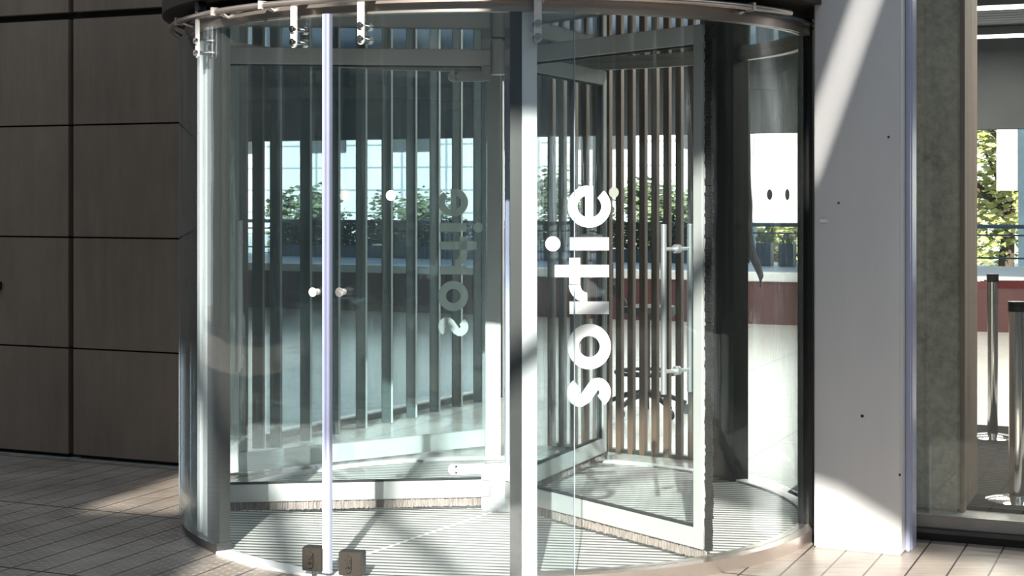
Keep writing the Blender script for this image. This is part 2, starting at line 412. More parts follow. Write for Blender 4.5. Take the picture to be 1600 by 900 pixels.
# pillar (painted steel) right of the drum
pl = at(1272, 6.87); pr = at(1408, 6.71)
d = (pr-pl); Lp = d.length; ang = math.atan2(d.y, d.x)
nrm = Vector((-d.y, d.x, 0)).normalized()
if nrm.y < 0: nrm = -nrm
t = thing('pillar', ((pl+pr)/2+nrm*.3), 'pale grey painted flat pillar between revolving door and side window, scratched, sunlit foot', 'pillar')
bm = B(); box(bm, (pl+pr)/2+nrm*.14+Vector((0,0,2.3)), (Lp, .28, 4.6), ang, .006); obj('shaft', bm, M['pillar'], t)
bm = B(); box(bm, pr+nrm*.13+Vector((.012,.0,2.3)), (.020, .10, 4.6), ang, .004)
box(bm, pr+nrm*.16+Vector((.020,.0,2.3)), (.012, .10, 4.6), ang, .002)
obj('edge_strip', bm, M['seal'], t)['label'] = 'blue grey metal edge strip'
for px_, y_, Y_, s_ in ((1388, 214, 6.73, .006), (1347, 650, 6.78, .010), (1352, 653, 6.78, .006), (1405, 742, 6.715, .008), (1310, 317, 6.82, .005)):
    q_ = at(px_, Y_)-nrm*.002; bm = B(); cyl(bm, q_+Vector((0,0,EYE-(y_-HOR)*Y_/F)), q_+nrm*.006+Vector((.002,0,EYE-(y_-HOR)*Y_/F)), s_*.7, seg=7); obj('paint_chip', bm, M['black'], t)
bm = B(); p = at(1287, 6.85)-nrm*.001; box(bm, p+Vector((0,0,1.542-(345-HOR)*6.85/F)), (.034, .002, .014), ang); obj('sticker', bm, M['dot'], t)['label'] = 'small white sticker scrap'

# side window
DW = .20
s0, s1 = s_of(1424, DW), s_of(1424, DW)+2.6
bm = B(); fbox(bm, s0-.05, s1, DW-.05, DW+.015, .0, .035); fbox(bm, s0-.05, s0-.012, DW-.04, DW+.02, .03, 3.4); fbox(bm, s1-.05, s1, DW-.04, DW+.02, .03, 3.4)
w1 = tag(obj('window_1', bm, M['black']), kind='structure')
bm = B(); fbox(bm, s0-.05, s1, DW-.06, DW+.035, .035, .052, .004); obj('window_sill', bm, M['dark_steel'], w1)
bm = B(); fbox(bm, s0-.05, s1-.05, DW-.045, DW+.0, .052, .11, .004); obj('window_frame', bm, simple('reflection_grey_sill', (.26,.245,.23), .35, .3, .15, 5), w1)  # lighter grey imitates the pale reflection along the sill
bm = B(); fbox(bm, s0, s1-.05, DW-.02, DW-.032, .11, 3.4); obj('pane', bm, M['glass_win'], w1)

# concrete column behind the side window
cc = Vector((2.176, 7.62, 0))
bm = B(); box(bm, cc - T*.40 - NRM*.24 + Vector((0,0,1.65)), (.80, .48, 3.3), -ROT, .012)
col_ = thing('concrete_column', cc - T*.3 - NRM*.24, 'rough stained grey concrete column behind the side window', 'column')
obj('shaft', bm, M['concrete'], col_)
bm = B(); box(bm, cc + T*.012 - NRM*.24 + Vector((0,0,1.65)), (.022, .47, 3.3), -ROT)
obj('side_board', bm, M['col_side'], col_)['label'] = 'brown timber-marked side face'

# ================================================================== UNSEEN PLAZA SIDE (plates added to shade the entrance, braces, reflected walls)
YS = -6.0
def plate(bm, pts, y=YS, th=.3):
    a = [bm.verts.new((x, y, z)) for x, z in pts]; b = [bm.verts.new((x, y-th, z)) for x, z in pts]
    bm.faces.new(a); bm.faces.new(b[::-1]); k = len(pts)
    for i in range(k): bm.faces.new((a[i], a[(i+1) % k], b[(i+1) % k], b[i]))
bm = B()  # unseen plates added as sun blockers, outlines cut to shape the sunlit patches
plate(bm, [(-9, 5.2), (-2.26, 5.2), (-2.28, 6.5), (-2.5, 6.82), (-3.14, 6.84), (-3.16, 6.98), (-2.90, 7.52), (-2.5, 7.62), (-2.45, 8.8), (-9, 8.8)])
plate(bm, [(-9, 8.8), (-1.05, 8.8), (-1.05, 8.05), (-.10, 8.05), (-.10, 7.1), (.22, 6.90), (.22, 8.05), (.60, 9.1), (.60, 12), (-9, 12)])
plate(bm, [(.22, 6.90), (.42, 6.80), (.80, 6.50), (1.35, 6.26), (6, 6.26), (6, 12), (.60, 12), (.60, 9.1), (.71, 9.1), (.33, 8.05), (.22, 8.05)])
bmesh.ops.recalc_face_normals(bm, faces=bm.faces[:])
M['plate_brace_paint'] = simple('grey_plate_brace_paint', (.13,.165,.19), .6, 0, .1, 1)
plate(bm, [(-10, .05), (7, .05), (7, 5.25), (-10, 5.25)], YS-.02, .2)  # lower plate added to shade the plaza and darken what the glass reflects
bmesh.ops.recalc_face_normals(bm, faces=bm.faces[:])
fr = tag(obj('shade_plates', bm, M['plate_brace_paint']), kind='structure')
bm = B()
def brace(x0, z0, x1, z1, r): cyl(bm, (x0, YS-.15, z0), (x1, YS-.15, z1), r)
brace(-1.64, 6.75, -1.60, 9.0, .05); brace(-1.66, 6.85, -.9, 5.95, .055)
brace(-2.55, 7.9, -2.35, 7.2, .06); brace(-2.35, 7.2, -1.75, 6.1, .06)
brace(-1.15, 6.85, .1, 7.75, .07)
obj('brace', bm, M['plate_brace_paint'], fr)

bm = B(); box(bm, (-2, -15, 4.4), (44, .6, 8.8))  # unseen facade across the plaza, added to darken the glass reflections
op = tag(obj('wall_unseen', bm, simple('dark_grey_facade', (.10,.115,.125), .6)), kind='structure')
bm = B()
for k in range(22): box(bm, (-22.5+1.95*k, -14.6, 4.4), (.22, .3, 8.8))
obj('mullion', bm, M['pillar'], op)
for sgn, nm_ in ((-1, 'wall_unseen_left'), (1, 'wall_unseen_right')):  # unseen side walls, added to keep bright sky out of the reflections
    bm = B(); box(bm, (sgn*12, -1.0, 3.6), (.5, 27, 7.2))
    sw = tag(obj(nm_, bm, M['wall_in']), kind='structure')
    bm = B()
    for k in range(9): box(bm, (sgn*11.7, -13.5+3.0*k, 3.6), (.12, .30, 7.2))
    obj('mullion', bm, M['alu'], sw)
# ================================================================== DRUM ENCLOSURE
dr = thing('door_enclosure', AX, 'round glass drum enclosure of the revolving door with steel rims and black mesh canopy', 'revolving door enclosure')
ZG0, ZG1 = .055, 2.262
def gpanel(a0, a1, mat, label):
    bm = B(); arc_solid(bm, RG, RG+.012, a0, a1, ZG0, ZG1)
    o = obj('curved_glass', bm, mat, dr, smooth=True); o['label'] = label; return o
g_fr = gpanel(5.7, 68, M['glass_front'], 'curved glass with white lettering')
g_fl = gpanel(-88, -58, M['glass_front'], 'curved glass beside the brown wall')
g_br = gpanel(76, 127, M['glass_back'], 'rear right curved glass')
g_bl = gpanel(-176, -92, M['glass_back'], 'rear left curved glass')
# posts
def post(a0, a1, r0, r1, mat, z0=.0, z1=2.34, name='post', label=None):
    bm = B(); arc_solid(bm, r0, r1, a0, a1, z0, z1, 4); o = obj(name, bm, mat, dr)
    if label: o['label'] = label
    return o
post(3.5, 5.75, RG-.03, RG+.022, M['alu_light'], label='pale aluminium front post')
post(1.75, 3.45, RG-.05, RG+.018, M['dark_steel'], label='dark side of the front post, shade put into its colour')  # shaded side of the post, put in as a darker strip
post(-58.2, -53.2, RG-.03, RG+.02, M['dark_steel'], label='dark steel left jamb')
post(-61.0, -58.2, RG-.02, RG+.014, M['alu'], label='aluminium left post')
post(-64.2, -62.6, RG-.015, RG+.016, M['alu_light'], z1=2.27, label='bright left strip imitating a reflection')  # pale strip stands in for a bright reflection beside the post
post(68, 76, RG-.03, RG+.035, M['black'], label='black right post')
post(120.5, 129.5, RG-.05, RG+.05, M['black'], label='dark rear post')
post(-92, -88, RG-.03, RG+.035, M['dark_steel'], label='dark left wall post')
post(-179.5, -176, RG-.03, RG+.03, M['alu'], label='aluminium rear post')
# rims
bm = B(); ring_solid(bm, RG-.022, RG+.026, 2.262, 2.325); obj('header_ring', bm, M['steel'], dr, smooth=True)['label'] = 'warm steel header ring'
bm = B(); arc_solid(bm, RG-.035, RG+.06, 5, 82, 0.0, .055, 60)
obj('floor_rim', bm, M['steel'], dr, smooth=True)['label'] = 'curved aluminium floor rim'
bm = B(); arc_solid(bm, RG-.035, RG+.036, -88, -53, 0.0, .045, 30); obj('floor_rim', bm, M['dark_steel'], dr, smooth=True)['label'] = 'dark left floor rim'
bm = B(); arc_solid(bm, RG-.035, RG+.03, 82, 272, 0, .02, 90); obj('threshold', bm, M['alu_light'], dr, smooth=True)
bm = B(); arc_solid(bm, RG-.04, RG+.04, -53, 1, 0.0, .012, 40)
obj('threshold', bm, M['alu_light'], dr, smooth=True)
# ceiling of the drum
bm = B(); lathe(bm, (AX.x, AX.y, 0), [(.001, 2.30), (RG-.024, 2.30), (RG-.024, 2.34), (.001, 2.34)], 96)
obj('drum_ceiling', bm, M['drum_ceiling'], dr)['label'] = 'dark mirror-like ceiling'
# canopy of black mesh, with uv for the perforation
bm = B(); R_C = 1.615; seg = 160; uvl = bm.loops.layers.uv.new('uv')
lo_ = [bm.verts.new(dp(360*i/seg, R_C, 2.375)) for i in range(seg)]; hi_ = [bm.verts.new(dp(360*i/seg, R_C, 3.0)) for i in range(seg)]
per = 2*PI*R_C/.0125
for i in range(seg):
    j = (i+1) % seg; f = bm.faces.new((lo_[i], lo_[j], hi_[j], hi_[i])); us = (i/seg*per, (i+1)/seg*per, (i+1)/seg*per, i/seg*per)
    for l, u, v in zip(f.loops, us, (0, 0, 50, 50)): l[uvl].uv = (u, v)
f = bm.faces.new(lo_[::-1]); f2 = bm.faces.new(hi_)
bmesh.ops.recalc_face_normals(bm, faces=bm.faces[:])
obj('mesh_canopy', bm, M['mesh'], dr)['label'] = 'black perforated mesh canopy'
# tubular running rail
RR = 1.572; ZR = 2.318
bm = B(); tube(bm, [dp(-105+(105+52)*i/110, RR, ZR) for i in range(111)], .0135, 14)
rail = obj('running_rail', bm, M['steel'], dr, smooth=True); rail['label'] = 'curved tubular steel running rail'
bm = B(); tube(bm, [dp(40+42*i/24, RR-.03, ZR-.012) for i in range(25)], .006, 10); obj('rail_liner', bm, M['rail_blue'], dr)
for a in (-66, -50, -38, 6.5, 41.5):
    bm = B(); p0, p1 = dp(a, RG+.02, 2.30), dp(a, RR, 2.318); cyl(bm, p0, p1, .008)
    arc_solid(bm, RR-.018, RR+.018, a-.25, a+.25, ZR-.016, ZR+.018, 2); obj('rail_bracket', bm, M['hanger'], dr)
# lettering ------------------------------------------------------------
def letters(bm, mp):
    """sortie set on its side; u runs up the glass, v across it, in pixels of the photograph; mp maps (u, v, w) to a point"""
    def ribbon(ci, co):
        k = len(ci); V = []
        for w in (0, 1): V.append([[bm.verts.new(mp(*q, w)) for q in ci], [bm.verts.new(mp(*q, w)) for q in co]])
        for i in range(k-1):
            for w in (0, 1):
                q = (V[w][0][i], V[w][0][i+1], V[w][1][i+1], V[w][1][i]); bm.faces.new(q)
            for s in (0, 1):
                bm.faces.new((V[0][s][i], V[0][s][i+1], V[1][s][i+1], V[1][s][i]))
        for i in (0, k-1): bm.faces.new((V[0][0][i], V[0][1][i], V[1][1][i], V[1][0][i]))
    def rect(u0, u1, v0, v1, kk=4):
        ribbon([(u0, v0+(v1-v0)*i/kk) for i in range(kk+1)], [(u1, v0+(v1-v0)*i/kk) for i in range(kk+1)])
    def arc(cu, cv, ri, ro, a0, a1, k=28, ei=None, eo=None):
        ei, eo = ei or ri, eo or ro      # radii along v
        A = [math.radians(a0+(a1-a0)*i/k) for i in range(k+1)]
        ribbon([(cu+ri*math.cos(a), cv+ei*math.sin(a)) for a in A], [(cu+ro*math.cos(a), cv+eo*math.sin(a)) for a in A])
    # s : two bowls joined by a spine
    path = []
    for i in range(13):
        a = math.radians(28+ (175-28)*i/12); path.append((24.5+13.5*math.cos(a), 46.5+12.0*math.sin(a)))
    for i in range(1, 6): path.append((11.4+ (38.0-11.4)*i/6*1.0, 42.5-(42.5-24.0)*i/6 - 1.5*math.sin(PI*i/6)*0))
    for i in range(13):
        a = math.radians(5 - (5+152)*i/12); path.append((25.0+13.8*math.cos(a), 20.5+12.5*math.sin(a)))
    ci, co = [], []
    for i, q in enumerate(path):
        a, b = path[max(i-1,0)], path[min(i+1,len(path)-1)]; dx, dy = b[0]-a[0], b[1]-a[1]; l = math.hypot(dx, dy)
        w = 9.0; ci.append((q[0]-dy/l*w, q[1]+dx/l*w)); co.append((q[0]+dy/l*w, q[1]-dx/l*w))
    ribbon(ci, co)
    # o
    arc(96.5, 33, 16.5, 35.5, 0, 360, 48, 16.5, 34.0)
    # r
    rect(147, 167, 2, 64)
    arc(193, 37.0, 12.0, 27.5, 90, 182, 14, 10.0, 28.0)
    rect(165, 169, 36, 46, 1)
    # t
    rect(205, 224, 2, 87); rect(194, 235, 47.5, 64.5)
    # i
    rect(247, 267, 2, 63.5)
    k = 28; ribbon([(257+.01*math.cos(2*PI*i/k), 90+.01*math.sin(2*PI*i/k)) for i in range(k+1)], [(257+11.7*math.cos(2*PI*i/k), 90+11.7*math.sin(2*PI*i/k)) for i in range(k+1)])
    # e
    arc(315.5, 33, 17.5, 33.0, 5, 318, 44, 19.0, 34.0)
    rect(284+13, 315.5+31.6, 27.0, 39.5)
PX = 1/396.0
def mp_front(u, v, w):
    x = 957-v; y = 638-u; off = (x-783)*PX; r = RG+.0125+w*.0012
    a = math.degrees(math.asin(off*0.998/RG)); p = dp(a, r); p.z = EYE-(y-HOR)*(p.y)/F; return p
bm = B(); letters(bm, mp_front); bmesh.ops.recalc_face_normals(bm, faces=bm.faces[:])
obj('lettering', bm, M['letter'], g_fr)['label'] = 'white vertical word sortie'
def mp_back(u, v, w):
    off = (-100+v*.68)/269.0; r = RG-.001-w*.0012
    a = 180-math.degrees(math.asin(off/RG)); p = dp(a, r); p.z = EYE-((527-u*.668)-HOR)*p.y/F; return p
bm = B(); letters(bm, mp_back); bmesh.ops.recalc_face_normals(bm, faces=bm.faces[:])
mb_, nb_ = newmat('frosted_vinyl_film'); d_ = N(nb_, 'ShaderNodeBsdfDiffuse'); d_.inputs[0].default_value = (.88,.92,.90,1)
t_ = N(nb_, 'ShaderNodeBsdfTranslucent'); t_.inputs[0].default_value = (.75,.82,.79,1); x_ = N(nb_, 'ShaderNodeMixShader'); x_.inputs[0].default_value = .6
nb_.links.new(d_.outputs[0], x_.inputs[1]); nb_.links.new(t_.outputs[0], x_.inputs[2]); o_ = N(nb_, 'ShaderNodeOutputMaterial'); nb_.links.new(x_.outputs[0], o_.inputs[0]); M['letter_back'] = mb_
obj('lettering', bm, M['letter_back'], g_bl)['label'] = 'reversed pale word sortie'
def disc_on(px, z, r, parent, mat, rad, back=False):
    # solve the angle
    best = min((abs(800+F*dp(a/4.0, r).x/dp(a/4.0, r).y-px), a/4.0) for a in (range(360, 720) if back else range(-360, 361)))[1]
    a0 = math.radians(best); c = dp(best, r, z); rad_v = (Vector((math.sin(a0), -math.cos(a0), 0)))
    bm = B(); cyl(bm, c, c+rad_v*.0015, rad, seg=28); obj('marker_dot', bm, mat, parent)
disc_on(1202, 1.545, RG-.003, g_br, M['dot_grey'], .028, True); disc_on(1230, 1.545, RG-.003, g_br, M['dot_grey'], .028, True)
disc_on(958, 1.553, RG-.003, g_fr, M['dot_grey'], .021)

# ================================================================== OUTER SLIDING LEAVES
def phi_of(px, r):
    return min((abs(800+F*dp(a/20.0, r).x/dp(a/20.0, r).y-px), a/20.0) for a in range(-1640, 1641))[1]
aM = phi_of(513, RL); aE = phi_of(897, RL)
def leaf(name_label, a0, a1, seam, hangers, knob_px, lock_px, dots=()):
    t = thing('sliding_leaf', dp((a0+a1)/2, RL, 0.0), name_label, 'curved sliding glass door')
    bm = B(); arc_solid(bm, RL, RL+.011, a0, a1, .045, 2.268); g = obj('glass_leaf', bm, M['glass_leaf'], t, smooth=True)
    # seam seal
    sgn = 1 if seam == a1 else -1
    bm = B(); arc_solid(bm, RL-.006, RL+.018, seam-sgn*.62, seam-sgn*.06, .03, 2.268, 2); s = obj('edge_seal', bm, M['seal'], t)
    bm = B(); arc_solid(bm, RL+.010, RL+.022, seam-sgn*.16, seam-sgn*.02, .03, 2.268, 1); obj('seal_core', bm, M['seal_dark'], s)
    oth = a0 if seam == a1 else a1
    bm = B(); arc_solid(bm, RL-.001, RL+.012, oth-.035, oth+.035, .045, 2.268, 1); obj('polished_edge', bm, M['glass_edge'], t)
    for px in hangers:
        a = phi_of(px, RL+.04); r = RL+.040; q = 0.55
        bm = B(); arc_solid(bm, r, r+.008, a-q, a+q, 2.15, 2.36, 2)
        cyl(bm, dp(a, r, 2.15), dp(a, r+.008, 2.15), .0147); cyl(bm, dp(a, r, 2.36), dp(a, r+.008, 2.36), .0147)
        h = obj('hanger', bm, M['hanger'], t)
        for z in (2.20, 2.315, 2.36):
            bm = B(); cyl(bm, dp(a, r+.006, z), dp(a, r+.0095, z), .0042, seg=12); obj('bolt_hole', bm, M['black'], h)
        for z in (2.158, 2.222-.012):
            bm = B(); cyl(bm, dp(a, r-.001, z), dp(a, r+.018, z), .0155, .0135, 18); cyl(bm, dp(a, r+.018, z), dp(a, r+.022, z), .006, seg=6)
            cyl(bm, dp(a, RL-.022, z), dp(a, r, z), .009); cyl(bm, dp(a+.1, RL-.03, z), dp(a+.1, RL-.001, z), .017)
            obj('glass_clamp', bm, M['chrome'], h, smooth=True)
        bm = B(); b = a+1.3
        cyl(bm, dp(b, RR-.02, ZR+.036), dp(b, RR+.016, ZR+.036), .023, seg=24); obj('roller', bm, M['black'] if px < 320 else M['hanger'], h, smooth=True)
        bm = B(); arc_solid(bm, r-.006, r+.004, a, b+.3, 2.335, 2.365, 2); obj('roller_arm', bm, M['hanger'], h)
    bm = B(); a = phi_of(knob_px, RL+.02); z = EYE-(456-HOR)*dp(a, RL+.02).y/F
    cyl(bm, dp(a, RL+.009, z), dp(a, RL+.022, z), .013); cyl(bm, dp(a, RL+.022, z), dp(a, RL+.045, z), .012, .019, 20)
    box(bm, dp(a, RL+.046, z), (.03, .006, .007), math.radians(a), rot=Matrix.Rotation(math.radians(a), 4, 'Z') @ Matrix.Rotation(.5, 4, 'Y'))
    obj('knob', bm, M['hanger'], t, smooth=True)
    # lock case at the foot
    p0, p1 = lock_px; a = phi_of((p0+p1)/2, RL+.03); c = dp(a, RL+.005); wdt = (p1-p0)/F*c.y
    rz = math.radians(a)*.55
    bm = B(); box(bm, Vector((c.x, c.y, .082)), (wdt, .058, .094), rz, .003); lk = obj('lock_case', bm, M['lock'], t)
    fwd = Vector((math.sin(rz), -math.cos(rz), 0)); side = Vector((math.cos(rz), math.sin(rz), 0))
    q = Vector((c.x, c.y, .082))+fwd*.031-side*.006
    bm = B(); box(bm, q+fwd*.004, (.026, .012, .040), rz, .002)
    cyl(bm, q+Vector((0,0,.02)), q+fwd*.010+Vector((0,0,.02)), .013); cyl(bm, q-Vector((0,0,.02)), q+fwd*.010-Vector((0,0,.02)), .013)
    cyl(bm, q+fwd*.009+Vector((.001,0,.012)), q+fwd*.016+Vector((.001,0,.012)), .009)
    obj('escutcheon', bm, M['lock'], lk)
    bm = B(); box(bm, q+fwd*.0175+Vector((0,0,.010)), (.003, .002, .012), rz); box(bm, q+fwd*.011-Vector((0,0,.012)), (.004, .003, .02), rz); obj('keyhole', bm, M['black'], lk)
    bm = B(); cyl(bm, q+fwd*-.012+side*.01+Vector((0,0,-.078)), q+fwd*-.012+side*.01+Vector((0,0,-.03)), .008); obj('floor_bolt', bm, M['dark_steel'], lk)
    for px in dots: disc_on(px, 1.541, RL+.0115, g, M['dot'], .0205)
    return t
leaf('left curved sliding glass leaf outside the drum, lock at its lower right corner', -78, aM, aM, (310, 460), 494, (469, 503))
leaf('right curved sliding glass leaf outside the drum, two white dots on it', aM, aE, aM, (565, 840), 535, (527, 565), (538, 610))

# ================================================================== REVOLVING WINGS
rv = thing('revolving_door', AX, 'three framed glass wings turning on a central column inside the drum', 'revolving door')
bm = B(); lathe(bm, (AX.x, AX.y, 0), [(.001, .012), (.075, .012), (.078, .03), (.06, .045), (.001, .045)], 36)
box(bm, AX+Vector((-.012,0,.13)), (.085, .06, .20), .1, .004)
cc_ = obj('central_base', bm, M['alu_light'], rv, smooth=True); cc_['label'] = 'pale round base of the column'
bm = B(); box(bm, AX+Vector((.034,0,1.22)), (.030, .03, 2.0), .3, .004); obj('central_edge', bm, M['seal'], rv)['label'] = 'lavender glazed central edge'
bm = B(); box(bm, AX+Vector((.050,-.012,1.22)), (.012, .02, 2.0), .3, .002); obj('central_gasket', bm, M['seal_dark'], rv)
bm = B(); lathe(bm, (AX.x, AX.y, 0), [(.001, 2.13), (.05, 2.13), (.05, 2.29), (.001, 2.29)], 30); obj('top_bearing', bm, M['alu_light'], rv)
def wing_parts():
    """built along +x from the axis"""
    R0, R1 = .055, 1.44
    zb, zt, th = .075, 2.25, .042
    bm = B(); box(bm, ((R0+R1)/2, 0, (zb+zt)/2), (R1-R0-.03, .010, zt-zb-.12)); g = obj('wing', bm, M['glass_wing'], rv, local=True)
    def sub(name, mat, f, smooth=False):
        bm = B(); f(bm); return obj(name, bm, mat, g, local=True, smooth=smooth)
    sub('top_rail', M['alu_light'], lambda b: box(b, ((R0+R1)/2, 0, zt-.04), (R1-R0, th, .08), 0, .003))  # lighter metal tone stands in for light falling on the top rail
    sub('bottom_rail', M['alu'], lambda b: box(b, ((R0+R1)/2, 0, zb+.042), (R1-R0, th, .084), 0, .003))  # duller metal tone puts shade into bottom rail and outer stile
    sub('outer_stile', M['alu'], lambda b: box(b, (R1-.028, 0, (zb+zt)/2), (.056, th+.002, zt-zb), 0, .003))
    sub('gasket', M['rubber'], lambda b: (box(b, ((R0+R1)/2-.03, 0, zb+.088), (R1-R0-.06, .026, .008)), box(b, (R1-.060, 0, (zb+zt)/2), (.008, .026, zt-zb-.17)), box(b, ((R0+R1)/2-.03, 0, zt-.084), (R1-R0-.06, .026, .008))))
    def bottom_brush(b):
        k = 180
        top = []; bot = []
        for i in range(k+1):
            x = R0+(R1-R0)*i/k; top.append(x); bot.append(x)
        for i in range(k):
            x = R0+(R1-R0)*(i+.5)/k; dy = random.uniform(-.006, .006); w = (R1-R0)/k
            box(b, (x, dy, .055+random.uniform(-.003, .003)), (w*.9, .012, .045))
    sub('bottom_brush', M['brush'], bottom_brush)
    def side_brush(b):
        k = 150
        for i in range(k):
            z = zb+(zt-zb)*(i+.5)/k; box(b, (R1+.017+random.uniform(-.003, .002), random.uniform(-.004,.004), z), (.040, .014, (zt-zb)/k*.92))
    sub('side_brush', M['brush_dark'], side_brush)
    for s in (-1, 1):
        def hd(b, s=s):
            x = 1.262; cyl(b, (x, s*.075, .705), (x, s*.075, 1.42), .0125, seg=18)
            for z in (.80, 1.315):
                cyl(b, (x, s*.004, z), (x, s*.075, z), .008); cyl(b, (x, s*.004, z), (x, s*.012, z), .019)
        sub('pull_handle', M['handle'], hd, True)
    def patch(z0, up):
        def f(b):
            box(b, (.155, -.009*0, z0), (.15, .03, .05), 0, .004)
            cyl(b, (.235, -.015, z0), (.235, .015, z0), .025, seg=24)
            for x in (.10, .215):
                cyl(b, (x, -.024, z0), (x, .024, z0), .012, seg=20)
            box(b, (.075, 0, z0-up*.09), (.045, .036, .22), 0, .004)
        return f
    sub('patch_fitting', M['alu_light'], patch(.21, 1)); sub('patch_fitting', M['alu'], patch(2.12, -1))
    return g
wg = wing_parts(); wg.rotation_euler = (0, 0, math.radians(-53.5))
for a in (-53.5-120, -53.5+120):
    c = copy_tree(wg, rv); c.rotation_euler = (0, 0, math.radians(a))

# entrance mat inside the drum
em = thing('entrance_mat', AX, 'round ribbed aluminium entrance mat filling the floor of the drum', 'mat')
bm = B(); lathe(bm, (AX.x, AX.y, 0), [(.001, .001), (RG-.04, .001), (RG-.04, .010), (.001, .010)], 96); obj('ribbed_disc', bm, M['mat'], em)
for pA, pB in ((Vector((-.70, 6.55, 0)), AX+Vector((-.05,-.08,0))),):
    bm = B(); d = pB-pA; box(bm, (pA+pB)/2+Vector((0,0,.0115)), (d.length, .010, .003), math.atan2(d.y, d.x)); obj('joint_strip', bm, M['alu_light'], em)

# ================================================================== REAR GLASS DOOR
A_, B_ = Vector((-1.56, 8.60, 0)), Vector((-.12, 9.57, 0)); d = B_-A_; L = d.length; an = math.atan2(d.y, d.x)
gd = thing('glass_door', (A_+B_)/2, 'aluminium framed glass door standing open behind the drum, left side', 'door')
mid = (A_+B_)/2
def loc(x, y, z): return mid+Matrix.Rotation(an, 3, 'Z') @ Vector((x, y, z))
bm = B(); box(bm, loc(0,0,1.25), (L-.08, .01, 2.3), an); obj('glass_pane', bm, M['glass_wing'], gd)
for x in (-L/2+.03, L/2-.03):
    bm = B(); box(bm, loc(x,0,1.27), (.06, .045, 2.5), an, .003); obj('stile', bm, M['alu_light'], gd)
bm = B(); box(bm, loc(0,0,.07), (L-.12, .045, .10), an, .003); obj('bottom_rail', bm, M['alu_light'], gd)
bm = B(); box(bm, loc(0,0,2.47), (L-.12, .045, .10), an, .003); obj('top_rail', bm, M['alu_light'], gd)

# ================================================================== FIN SCREENS INSIDE
p0, p1 = Vector((-.99, 10.32, 0)), Vector((-.205, 11.7, 0)); dd = (p1-p0).normalized()
fs = thing('fin_screen', p0+dd*.8, 'row of tall grey-green vertical fins receding behind the left of the drum', 'screen')
for k in range(-7, 8):
    q = p0+dd*(.30*k)
    if k < -3: q = at({-4: 404, -5: 378, -6: 352, -7: 326}[k], 9.5)
    bm = B(); box(bm, q+Vector((0,0,1.65)), (.075, .05, 3.28), .15, .003); fo = obj('fin', bm, M['fin'], fs)
    bm = B(); box(bm, q+Vector((.034,-.028,1.65)), (.012, .012, 3.28), .15); obj('edge_strip', bm, M['alu_light'], fo)
M['glass_part'] = glass('blue_tinted_partition_glass', (.80,.86,.90), 1.0, .05, .002)
ga, gb = at(440, 9.75)+Vector((-.1,.1,0)), p0+dd*2.6+Vector((-.12,.08,0)); gl_ = gb-ga; ga = ga-gl_.normalized()*.0
gp = thing('glass_partition', (ga+gb)/2, 'blue-tinted glass partition standing right behind the grey-green fins', 'partition')
bm = B(); box(bm, (ga+gb)/2+Vector((0,0,1.66)), (gl_.length, .012, 3.2), math.atan2(gl_.y, gl_.x)); obj('pane', bm, M['glass_part'], gp)
bm = B(); box(bm, (ga+gb)/2+Vector((0,0,.02)), (gl_.length, .04, .04), math.atan2(gl_.y, gl_.x)); obj('floor_channel', bm, M['dark_steel'], gp)
q0, q1 = at(862, 9.66), at(1120, 9.06)
ws = thing('slat_screen', (q0+q1)/2, 'row of narrow brown timber slats standing just behind the right of the drum', 'screen')
nn = 15
for k in range(nn):
    q = q0.lerp(q1, k/(nn-1)); bm = B(); box(bm, q+Vector((0,0,1.64)), (.034, .06, 3.28), -ROT, .003); obj('slat', bm, M['wood'], ws)
bm = B(); box(bm, (q0+q1)/2+Vector((0,0,.012))+Vector((0,0,0)), ((q1-q0).length, .05, .02), math.atan2(q1.y-q0.y, q1.x-q0.x)); obj('floor_track', bm, M['dark_steel'], ws)

# ================================================================== OFFICE CHAIR seen through the wing
oc = Vector((( 1010-800)/F*11.0, 11.0, 0))
ch = thing('office_chair', oc, 'black drafting chair with foot ring, seen behind the timber slats', 'chair')
bm = B(); lathe(bm, oc+Vector((0,0,0)), [(.001,.70),(.19,.70),(.215,.725),(.20,.765),(.001,.775)], 30); obj('seat', bm, M['office_black'], ch, smooth=True)
bm = B(); tube(bm, [oc+Vector((x,0,z)) for x, z in ((.10,.70),(-.02,.70),(-.13,.74),(-.19,.83),(-.23,.92))], .03, 10); obj('back_arm', bm, M['office_black'], ch, smooth=True)
bm = B(); rings = [[oc+Vector((-.25-.04*math.cos(v*1.2)+.02*w, v*.2, z+.95)) for w, z in ((0,-.1),(1,-.1),(1,.12),(0,.12))] for v in (-1,-.5,0,.5,1)]; loft(bm, rings); obj('backrest', bm, M['office_black'], ch)
bm = B(); cyl(bm, oc+Vector((0,0,.14)), oc+Vector((0,0,.70)), .028); obj('column', bm, M['dark_steel'], ch)
bm = B(); loft(bm, [[oc+Vector(((.215+.013*math.cos(b))*math.cos(a), (.215+.013*math.cos(b))*math.sin(a), .30+.013*math.sin(b))) for b in (2*PI*j/10 for j in range(10))] for a in (2*PI*i/40 for i in range(40))], closed_path=True)
for i in range(3): a = 2*PI*i/3+.4; cyl(bm, oc+Vector((0,0,.28)), oc+Vector((.215*math.cos(a), .215*math.sin(a), .30)), .009)
obj('foot_ring', bm, M['office_black'], ch, smooth=True)
for i in range(5):
    a = 2*PI*i/5+.2; e = oc+Vector((.29*math.cos(a), .29*math.sin(a), .08)); bm = B(); tube(bm, [oc+Vector((0,0,.16)), oc+Vector((.15*math.cos(a), .15*math.sin(a), .135)), e], .018, 10, [.026,.02,.015]); l = obj('leg', bm, M['office_black'], ch, smooth=True)
    bm = B(); cyl(bm, e+Vector((-.012*math.sin(a), .012*math.cos(a), -.045)), e-Vector((-.012*math.sin(a), .012*math.cos(a), .045)), .034, seg=18); obj('caster', bm, M['rubber'], l, smooth=True)

